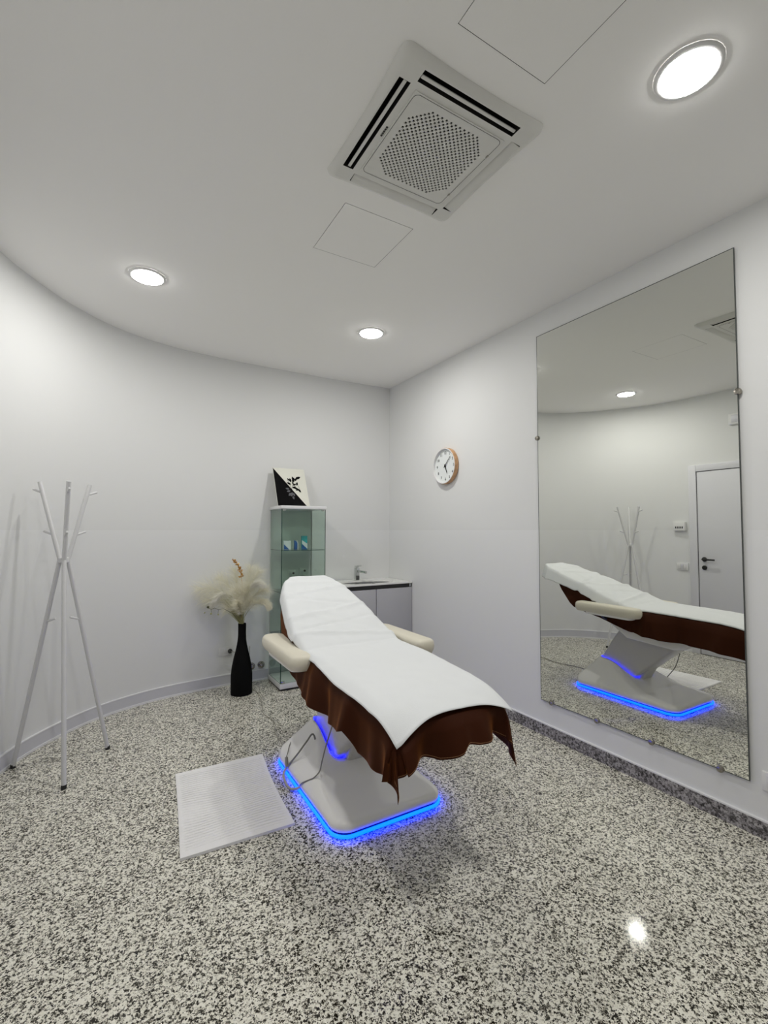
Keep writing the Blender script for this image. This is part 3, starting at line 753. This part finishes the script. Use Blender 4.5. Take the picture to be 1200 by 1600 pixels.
MB().box((GX0+.012, GY0-.001, zA+.003), (GX0+.042, GY0+.014, zA+.020)).build('hinge', 'chrome', dr, bevel=.001)
MB().box((GX0+.012, GY0-.001, zB-.018), (GX0+.042, GY0+.014, zB-.003)).build('hinge', 'chrome', dr, bevel=.001)
SH = [1.232, .852, .455]
for z in SH:
    pane('shelf', (GX0+.012, GY0+.014, z-.005), (GX1-.012, GY1-.018, z), 'z')
for cx in (GX0+.003, GX1-.009):
    for cy in (GY1-.014,):
        MB().box((cx, cy-.004, zA), (cx+.006, cy+.008, zB)).build('corner_post', 'shell_grey', GC)
# packages on the upper shelf
sz = SH[0]+.001
P1 = thing('leaflet_box', (1.415, 4.20, sz), 'white product card with dark blue corner, left on the glass shelf', 'box')
MB().box((1.385, 4.200, sz), (1.452, 4.212, sz+.080)).build('box', 'card', P1)
MB().prism([(1.386, sz+.001), (1.436, sz+.001), (1.386, sz+.048)], 4.1985, 4.1998, 'y').build('blue_corner', 'blue', P1)
P2 = thing('small_tube', (1.50, 4.20, sz), 'small dark blue product tube standing in the middle of the glass shelf', 'tube')
MB().prism([(1.488,sz),(1.514,sz),(1.516,sz+.055),(1.508,sz+.072),(1.489,sz+.085)], 4.195, 4.222, 'y').build('tube', 'blue', P2, bevel=.003)
MB().prism([(1.5165,sz),(1.523,sz),(1.523,sz+.06),(1.512,sz+.082),(1.509,sz+.075),(1.5165,sz+.056)], 4.197, 4.220, 'y').build('white_side', 'card', P2)
P3 = thing('teal_box', (1.59, 4.20, sz), 'teal and white product box, right on the glass shelf', 'box')
MB().box((1.560, 4.200, sz), (1.615, 4.225, sz+.125)).build('box', 'teal', P3, bevel=.001)
MB().prism([(1.561, sz+.001), (1.612, sz+.001), (1.561, sz+.048)], 4.1975, 4.1998, 'y').build('blue_corner', 'blue', P3)
MB().prism([(1.561, sz+.051), (1.6145, sz+.003), (1.6145, sz+.05), (1.561, sz+.085)], 4.1975, 4.1998, 'y').build('white_band', 'card', P3)

# ================================================================= CANVAS
ty0, ty1, tz0, tz1 = 4.15, 4.325, 1.634, 2.005
CV = thing('canvas_print', (1.46, ty0, tz0), 'black and cream canvas print with leaf sprig leaning on the wall above the glass cabinet', 'picture')
cl_, cr_ = 1.312, 1.622
dirv = Vector((0, ty1-ty0, tz1-tz0)); Hc = dirv.length; dirv.normalize(); nrm = Vector((0, -dirv.z, dirv.y))
def cp(u, v, d=0): return Vector((cl_+(cr_-cl_)*u, ty0, tz0))+dirv*(v*Hc)+nrm*d
th = .018
MB().add([cp(0,0,0),cp(1,0,0),cp(1,1,0),cp(0,1,0),cp(0,0,-th),cp(1,0,-th),cp(1,1,-th),cp(0,1,-th)],
    [(0,1,2,3),(7,6,5,4),(0,4,5,1),(1,5,6,2),(2,6,7,3),(3,7,4,0)]).build('canvas', 'canvas', CV, bevel=.004)
def flatpoly(pts, d, th_=.0006):
    n_ = len(pts); m_ = MB(); m_.add([cp(u,v,d) for u,v in pts]+[cp(u,v,d+th_) for u,v in pts], [tuple(range(n_))[::-1], tuple(range(n_,2*n_))]+[(i,(i+1)%n_,n_+(i+1)%n_,n_+i) for i in range(n_)]); return m_
flatpoly([(0.002,.004),(.90,.004),(0.002,.985)], .0002).build('black_half', 'ink', CV)
def leaf(mb_, u, v, a, ln, w, d):
    a = math.radians(a); ca, sa = math.cos(a), math.sin(a); asp = (cr_-cl_)/Hc
    pts = [(0,0),(.3,w),(.65,w*.9),(1,0),(.65,-w*.9),(.3,-w)]
    P_ = [(u+(x*ca-y*sa)*ln, v+(x*sa+y*ca)*ln*asp) for x, y in pts]
    n_ = len(P_); mb_.add([cp(x,y,d) for x,y in P_], [tuple(range(n_))])
bl = MB(); wl = MB()
for u, v, a, ln in ((.50,.62,95,.14),(.56,.62,70,.17),(.60,.66,100,.15),(.64,.66,60,.12),(.66,.72,25,.18),(.50,.56,150,.14),(.55,.54,30,.12),(.52,.50,-20,.14),(.68,.54,80,.12),(.70,.46,-60,.14),(.62,.48,-30,.10),(.46,.66,120,.10),(.58,.56,110,.10),(.60,.52,-70,.12),(.72,.44,200,.10)):
    leaf(bl, u, v, a, ln*1.12, .22, .0010)
for u, v, a, ln in ((.45,.40,200,.13),(.50,.36,250,.16),(.52,.34,290,.12),(.42,.44,170,.12),(.46,.34,230,.14),(.50,.26,280,.12)):
    leaf(wl, u, v, a, ln, .26, .0014)
for pts in ([(.48,.38),(.56,.58),(.66,.74)], [(.52,.48),(.62,.52),(.70,.58),(.75,.46),(.74,.36)], [(.50,.44),(.44,.60),(.40,.68)]):
    bl.tube([cp(u,v,.0012) for u,v in pts], .0012, 4)
bl.build('leaf_print', 'ink', CV); wl.build('pale_leaf_print', 'ink_pale', CV)

# ================================================================= VANITY
VX0, VX1, VY0, VY1 = 1.765, 2.612, 3.905, 4.385
V_ = thing('vanity_cabinet', ((VX0+VX1)/2, (VY0+VY1)/2, 0), 'white gloss two-door vanity cabinet, its shade put into a grey lilac colour, with black handle strip in the far corner', 'cabinet')
MB().box((VX0+.004, VY0+.025, .08), (VX1-.004, 4.33, .845)).build('body', 'vanity', V_)
MB().box((VX0+.02, VY0+.06, 0), (VX1-.02, 4.30, .08)).build('plinth', 'black', V_)
MB().box((VX0+.002, VY0+.012, .850), (VX1-.002, 4.33, .885)).build('handle_strip', 'black', V_)
MB().box((VX1-.030, VY0+.006, .852), (VX1-.016, VY0+.012, .884)).build('strip_cap', 'chrome', V_)
for a, c in ((VX0, 2.2015), (2.2075, VX1)):
    MB().box((a+.001, VY0+.004, .082), (c-.002, VY0+.024, .846)).build('door', 'vanity', V_, bevel=.0015)
W_ = thing('washbasin', (2.19, 4.14, .885), 'white ceramic basin worktop with shallow bowl on the vanity cabinet', 'washbasin')
# worktop with an oval bowl
Wb = MB(); oc = Vector((2.20, 4.10)); NN = 64; vs = []; zt = .900
def rect_pt(a):
    dx, dy = math.cos(a), math.sin(a); x0_, x1_, y0_, y1_ = VX0-.0, VX1, VY0, wall_at(2.2,.9)-.004
    t = min(((x1_ if dx > 0 else x0_)-oc.x)/dx if abs(dx) > 1e-6 else 9, ((y1_ if dy > 0 else y0_)-oc.y)/dy if abs(dy) > 1e-6 else 9)
    return oc+Vector((dx, dy))*t
rows_ = []
for kind in ('bot', 'rimo', 'oval', 'o2', 'o3', 'o4'):
    for k in range(NN):
        a = 2*PI*(k+.5)/NN
        if kind in ('bot', 'rimo'): p = rect_pt(a); z = .886 if kind == 'bot' else zt
        else:
            q = {'oval': (1, 0), 'o2': (.97, -.012), 'o3': (.86, -.07), 'o4': (.3, -.10)}[kind]
            p = oc+Vector((math.cos(a)*.29*q[0], math.sin(a)*.155*q[0])); z = zt+q[1]
        vs.append((p.x, p.y, z))
Wb.add(vs, [(r*NN+k, r*NN+(k+1)%NN, (r+1)*NN+(k+1)%NN, (r+1)*NN+k) for r in range(5) for k in range(NN)]+[tuple(5*NN+k for k in range(NN))])
Wb.build('basin', 'ceram', W_, smooth='auto')
MB().lathe([(.022,-.100),(.022,-.097),(.006,-.096)], (oc.x, oc.y, zt), 'z', 20).build('drain', 'chrome', W_, smooth='auto')
F_ = thing('basin_tap', (2.165, 4.29, .90), 'small chrome mixer tap standing on the white basin worktop', 'tap')
fx_, fy_ = 2.185, 4.285
MB().box((fx_-.021, fy_-.021, .9005), (fx_+.021, fy_+.021, 1.030)).build('body', 'chrome', F_, bevel=.004)
MB().box((fx_-.014, fy_-.125, .985), (fx_+.014, fy_-.015, 1.006), 0, ((fx_, fy_, .99), Matrix.Rotation(math.radians(22), 3, 'Z')@Matrix.Rotation(math.radians(4), 3, 'X'))).build('spout', 'chrome', F_, bevel=.003)
MB().box((fx_-.018, fy_-.070, 1.036), (fx_+.018, fy_+.020, 1.048), 0, ((fx_, fy_, 1.04), Matrix.Rotation(math.radians(-8), 3, 'X'))).build('lever', 'chrome', F_, bevel=.003)
MB().lathe([(.016,0),(.018,.010),(.012,.014)], (2.235, 4.02, .9005-.010), 'z', 16).build('drain_cap', 'chrome', F_, smooth='auto')

# ================================================================= VASE AND DRIED GRASSES
vx, vy = 1.006, 4.165
VA = MB().lathe([(.086,0),(.090,.004),(.0905,.10),(.0895,.17),(.083,.23),(.070,.30),(.055,.36),(.042,.42),(.035,.47),(.033,.52),(.034,.60),(.030,.602),(.028,.56),(.026,.50)], (vx,vy,0), 'z', 48)
tag(VA.build('floor_vase', 'black_matt', smooth='auto'), 'tall black bottle-shaped floor vase holding dried grasses by the curved wall', 'vase')
RT = Vector((.863, -.505, 0)); FW = Vector((.505, .863, 0)); UP = Vector((0,0,1))
def at(r, u, d=0): return Vector((vx, vy, .60))+RT*r+UP*u+FW*d
WT = sorted((q.x, q.y) for q in (f_.lerp(c_, .29) for f_, c_ in zip(fc, cc)) if q.y > 3.4)
def plume(r, u, d, ctrl, dens_, m, name, label, cat, group, w=.03, ln=.075, start=.35, droop=.3, hairw=.00042, seed=0):
    rnd = random.Random(seed)
    t = thing(name, (vx, vy, .45), label, cat, group)
    p0 = Vector((vx+rnd.uniform(-.012,.012), vy+rnd.uniform(-.012,.012), .50)); p1 = at(rnd.uniform(-.01,.01), .03, 0)
    c = at(*ctrl); e_ = at(r, u, d)
    N_ = 24; pts = [p0]+[ (p1*(1-t_)**2+c*2*t_*(1-t_)+e_*t_*t_) for t_ in [k/N_ for k in range(N_+1)]]
    MB().tube(pts[:int(N_*.8)], .0016, 5).build('stem', 'hay', t)
    mb_ = MB(); vs = []; fs = []
    for _ in range(dens_ if dens_ > 2000 else int(dens_*.55)):
        s_ = start+(1-start)*rnd.random()**.85; k = min(int(s_*N_), N_-1); fr_ = s_*N_-k
        p = pts[1+k].lerp(pts[2+k] if k+2 < len(pts) else pts[-1], fr_)
        tg = (pts[min(k+3, len(pts)-1)]-pts[k+1]).normalized()
        a = tg.cross(UP)
        if a.length < .1: a = RT.copy()
        a.normalize(); b_ = a.cross(tg).normalized(); th_ = rnd.uniform(0, 2*PI)
        rad = a*math.cos(th_)+b_*math.sin(th_)
        env = math.sin(PI*min(1, max(.05, (s_-start)/(1-start)*.75+.18)))
        L_ = ln*rnd.uniform(.5, 1.1)*(1 if dens_ > 2000 else 1.6)*(.4+.8*env)
        d1 = (tg*.75+rad*w*(16 if dens_ > 2000 else 42)*rnd.uniform(.2,1)).normalized()
        q1 = p+d1*L_*.5; q2 = q1+(d1-UP*droop*rnd.uniform(.0,1.6)).normalized()*L_*.5
        for q in (p, q1, q2):
            lim = interp(WT, q.x)-.006
            if q.y > lim: q.y = lim-rnd.random()*.008
        sd_ = Vector((rnd.uniform(-1,1), rnd.uniform(-1,1), rnd.uniform(-1,1))).cross(d1)
        if sd_.length < .05: continue
        sd_ = sd_.normalized()*hairw; o = len(vs)
        vs += [p-sd_, p+sd_, q1+sd_*1.2, q1-sd_*1.2, q2]
        fs += [(o,o+1,o+2,o+3),(o+3,o+2,o+4)]
    mb_.add(vs, fs).build('down', m, t, recalc=False)
    return t
PG = 'cream pampas plumes in the black vase'
i_ = 0
PLACE = ['reaching farthest left from the vase', 'second farthest left, just under the leftmost plume', 'rising to the upper left behind the dark twig', 'standing tall left of the golden sprig',
    'standing tall right of the golden sprig', 'highest on the right, in front of the cabinet shadow', 'stretching right across the glass cabinet edge', 'thick in the middle, under the golden sprig',
    'in the middle, right of the golden sprig stem', 'short and low, right of the vase neck', 'short and low, above the yellow-green grass', 'shortest, in front, directly over the vase mouth']
for r, u, d, ctrl, dn, m, w, ln in (
    (-.38,.30,-.05,(-.12,.36,0),1500,'pampas',.035,.11), (-.33,.20,-.02,(-.10,.25,0),1300,'pampas',.03,.10),
    (-.21,.40,.00,(-.06,.32,0),1300,'pampas',.03,.09), (-.08,.47,.02,(-.04,.3,0),1300,'pampas',.03,.09),
    (.06,.48,.03,(.02,.3,0),1500,'pampas',.035,.10), (.15,.46,-.03,(.04,.32,0),1500,'pampas',.035,.10),
    (.22,.30,-.03,(.08,.28,0),1400,'pampas',.03,.09), (-.05,.30,-.06,(0,.2,-.03),1600,'pampas',.04,.10),
    (.06,.34,-.05,(.02,.2,-.03),1600,'pampas',.04,.10), (.10,.20,-.04,(.03,.15,-.02),1300,'pampas',.035,.09),
    (-.13,.14,-.03,(-.05,.14,0),1200,'pampas',.035,.09), (.0,.18,-.08,(0,.1,-.04),1200,'pampas',.035,.07)):
    plume(r, u, d, ctrl, dn, m, 'pampas_plume', 'cream pampas plume '+PLACE[i_], 'dried grass', PG, w, ln, seed=i_); i_ += 1
plume(-.24, .16, -.08, (-.10,.42,-.05), 2600, 'pampas_white', 'pampas_plume', 'bright white pampas plume drooping to the left of the vase', 'dried grass', None, .030, .075, .55, .5, .0009, 31)
plume(.20, .345, -.10, (.05,.40,-.05), 2600, 'pampas_white', 'pampas_plume', 'bright white pampas plume leaning right in front of the glass cabinet', 'dried grass', None, .030, .075, .5, .35, .0009, 32)
plume(.24, .16, -.06, (.14,.27,-.03), 2300, 'pampas', 'pampas_plume', 'lowest cream pampas plume drooping right of the vase neck', 'dried grass', None, .035, .085, .45, .7, .0009, 33)
plume(-.01, .20, -.10, (0,.12,-.05), 1500, 'pampas', 'pampas_plume', 'short cream pampas tuft upright just above the vase neck', 'dried grass', None, .030, .06, .3, .2, .0009, 34)
# yellow green hay bunch: loose straws nobody could count
hb = MB(); vs = []; fs = []; rnd = random.Random(5)
for _ in range(900):
    r = rnd.gauss(-.11, .06); u = rnd.uniform(.03, .26); p0 = at(rnd.uniform(-.02,.012), .0, rnd.uniform(-.02,.02)); e_ = at(r*(.3+u*3), u, rnd.uniform(-.06,.06)); mid = p0.lerp(e_, .5)+UP*.02
    s_ = RT*.0010; o = len(vs); vs += [p0-s_, p0+s_, mid+s_, mid-s_, e_]; fs += [(o,o+1,o+2,o+3),(o+3,o+2,o+4)]
hay = hb.add(vs, fs).build('dried_hay', 'hay', recalc=False); tag(hay, 'yellow-green wispy dried grass at the left of the vase neck', 'dried grass', kind='stuff')
# golden sprig
GS = thing('golden_sprig', (vx, vy, .45), 'golden brown sprig of small leaves, highest in the black vase', 'dried sprig')
gp_ = smooth_tab([tuple(Vector((vx,vy,.5))), tuple(at(.0,.12,-.02)), tuple(at(.005,.33,-.03)), tuple(at(-.015,.46,-.03)), tuple(at(-.05,.53,-.03)), tuple(at(-.085,.555,-.03))], 6)
MB().tube(gp_, .0018, 6).build('stem', 'gold', GS)
rnd = random.Random(3); gl = MB()
npt = len(gp_)
for k in range(70):
    s_ = .50+.50*k/70; i = int(s_*(npt-1)); p = gp_[min(i, npt-1)]
    sz_ = .034*(1.15-s_*.6)
    dr_ = Vector((rnd.uniform(-1,1), rnd.uniform(-1,1), rnd.uniform(-.2,.8))).normalized(); s2_ = dr_.cross(Vector((rnd.random(), rnd.random(), rnd.random()))).normalized()
    gl.add([p, p+dr_*sz_*.5+s2_*sz_*.28, p+dr_*sz_, p+dr_*sz_*.5-s2_*sz_*.28], [(0,1,2,3)])
gl.build('leaves', 'gold', GS, recalc=False)['kind'] = 'stuff'
# berry twig
BT = thing('berry_twig', (vx, vy, .45), 'thin dark twig with round seed heads reaching left from the vase', 'dried twig')
bp_ = [at(-.005,.02,-.05), at(-.06,.10,-.08), at(-.13,.145,-.1), at(-.175,.135,-.1), at(-.205,.15,-.1), at(-.235,.138,-.1), at(-.262,.152,-.1)]
tw = MB().tube(bp_, .0022, 6); tw.tube([bp_[3], bp_[3]-UP*.035], .0015, 5); tw.tube([bp_[5], bp_[5]-UP*.03+RT*.003], .0015, 5); tw.build('stem', 'twig', BT)
def ball(c, r): return MB().lathe([(.001,-r)]+[(r*math.sin(PI*k/8), -r*math.cos(PI*k/8)) for k in range(1,8)]+[(.001,r)], c, 'z', 12)
for c, r, m in ((bp_[-1]+UP*.006, .011, 'twig'), (bp_[3]-UP*.04, .007, 'hay'), (bp_[5]-UP*.036, .008, 'hay'), (at(-.29,.11,-.1), .006, 'hay')):
    ball(c, r).build('seed_head', m, BT, smooth=True)

# ================================================================= SOCKETS AND SWITCHES
def plate_y(name, x, z, w, h, lab, cat, group=None, mods=2, th=.010):
    y = wall_at(x, z)
    t = thing(name, (x, y, z), lab, cat, group)
    MB().box((x-w/2, y-th, z-h/2), (x+w/2, y+.004, z+h/2)).build('cover_plate', 'white_matt', t, bevel=.002)
    k = mods; mw = w*.78/k
    for i in range(k):
        xx = x-w*.39+mw*(i+.5)
        MB().box((xx-mw*.44, y-th-.002, z-h*.28), (xx+mw*.44, y-th, z+h*.28)).build('module', 'white_gloss', t, bevel=.0008)
    return t, y
t, y_ = plate_y('wall_socket', .925, .312, .12, .078, 'white wall socket with dark plug left of the black vase', 'socket', None, 3)
MB().lathe([(.019,0),(.021,-.012),(.016,-.03),(.008,-.038)], (.962, y_-.012, .312), 'y', 18).build('plug', 'plug', t, smooth='auto')
cord('plug_lead', [(.962,y_-.045,.312),(1.0,y_-.07,.305),(1.05,y_-.05,.26),(1.10,y_-.05,.10),(1.115,4.26,.006)], .0032, 'cord_pale', t)
for x, z, lab in ((1.165,.140,'dark round wall valve cap just right of the vase foot'), (1.255,.142,'dark round wall valve cap nearer the glass cabinet')):
    yy = wall_at(x, z)
    o = MB().lathe([(.032,.004),(.032,-.012),(.026,-.020),(.020,-.020),(.018,-.036),(.010,-.040)], (x, yy, z), 'y', 24).build('valve_cap', 'steel', smooth='auto'); tag(o, lab, 'valve cap')
for x, z, lab in ((1.54,.965,'white wall socket seen through the glass cabinet, left of two'), (1.655,.985,'white wall socket seen through the glass cabinet, right of two')):
    yy = wall_at(x, z)
    t = thing('wall_socket', (x, yy, z), lab, 'socket')
    MB().box((x-.037, yy-.010, z-.055), (x+.037, yy+.004, z+.055)).build('cover_plate', 'white_matt', t, bevel=.002)
    MB().box((x-.028, yy-.0115, z-.03), (x-.002, yy-.010, z+.03)).build('module', 'trim_grey', t)
    MB().lathe([(.011,0),(.011,-.004)], (x+.014, yy-.010, z+.026), 'y', 12).build('socket_hole', 'plug', t)
# socket on the right wall at the frame's edge
t = thing('wall_socket', (WX, .955, .265), 'white wall socket on the right wall beyond the mirror, cut by the picture edge', 'socket')
MB().box((WX-.011, .895, .222), (WX+.004, 1.016, .306)).build('cover_plate', 'white_matt', t, bevel=.002)
for k in range(3):
    MB().box((WX-.013, .912+k*.030, .238), (WX-.011, .938+k*.030, .290)).build('module', 'white_gloss', t, bevel=.0008)
for yy in (.925, .983): MB().lathe([(.0035,-.014),(.0035,-.0125)], (WX, yy, .264), 'x', 8).build('socket_hole', 'plug', t)
# devices on the door wall, seen in the mirror
def wx_at(y, z):
    best = None
    for f, c in zip(fc, cc):
        if f.x > .2: continue
        p = f.lerp(c, z/CH)
        if best is None or abs(p.y-y) < abs(best.y-y): best = p
    return best.x
xx = wx_at(3.0, 1.45)
t = thing('intercom_box', (xx, 3.01, 1.45), 'white wall control box with four small buttons beside the door in the mirror', 'control box')
MB().box((xx-.01, 2.944, 1.405), (xx+.045, 3.076, 1.508)).build('housing', 'white_matt', t, bevel=.004)
for k in range(4): MB().box((xx+.045, 2.965+k*.024, 1.432), (xx+.047, 2.978+k*.024, 1.456)).build('button', 'dark_gap', t)
xx = wx_at(3.0, .98)
t = thing('light_switch', (xx, 3.0, .985), 'white light switch plate beside the door, below the control box', 'switch')
MB().box((xx-.01, 2.935, .943), (xx+.012, 3.062, 1.026)).build('cover_plate', 'white_matt', t, bevel=.002)
for k in range(3): MB().box((xx+.012, 2.955+k*.031, .958), (xx+.016, 2.982+k*.031, 1.011)).build('rocker', 'trim_grey' if k == 1 else 'white_gloss', t, bevel=.001)
t = thing('emergency_light', (-.66, 2.37, 2.62), 'small white emergency light box high on the wall above the door in the mirror', 'lamp')
MB().box((-.67, 2.26, 2.565), (-.625, 2.478, 2.685)).build('housing', 'white_matt', t, bevel=.004)
MB().box((-.625, 2.275, 2.585), (-.621, 2.452, 2.665)).build('cover', 'trim_grey', t, bevel=.001)

# real light given off by the strip under the bed (deep blue part of its light)
for o in list(bpy.data.objects):
    if '_w' in o: del o['_w']
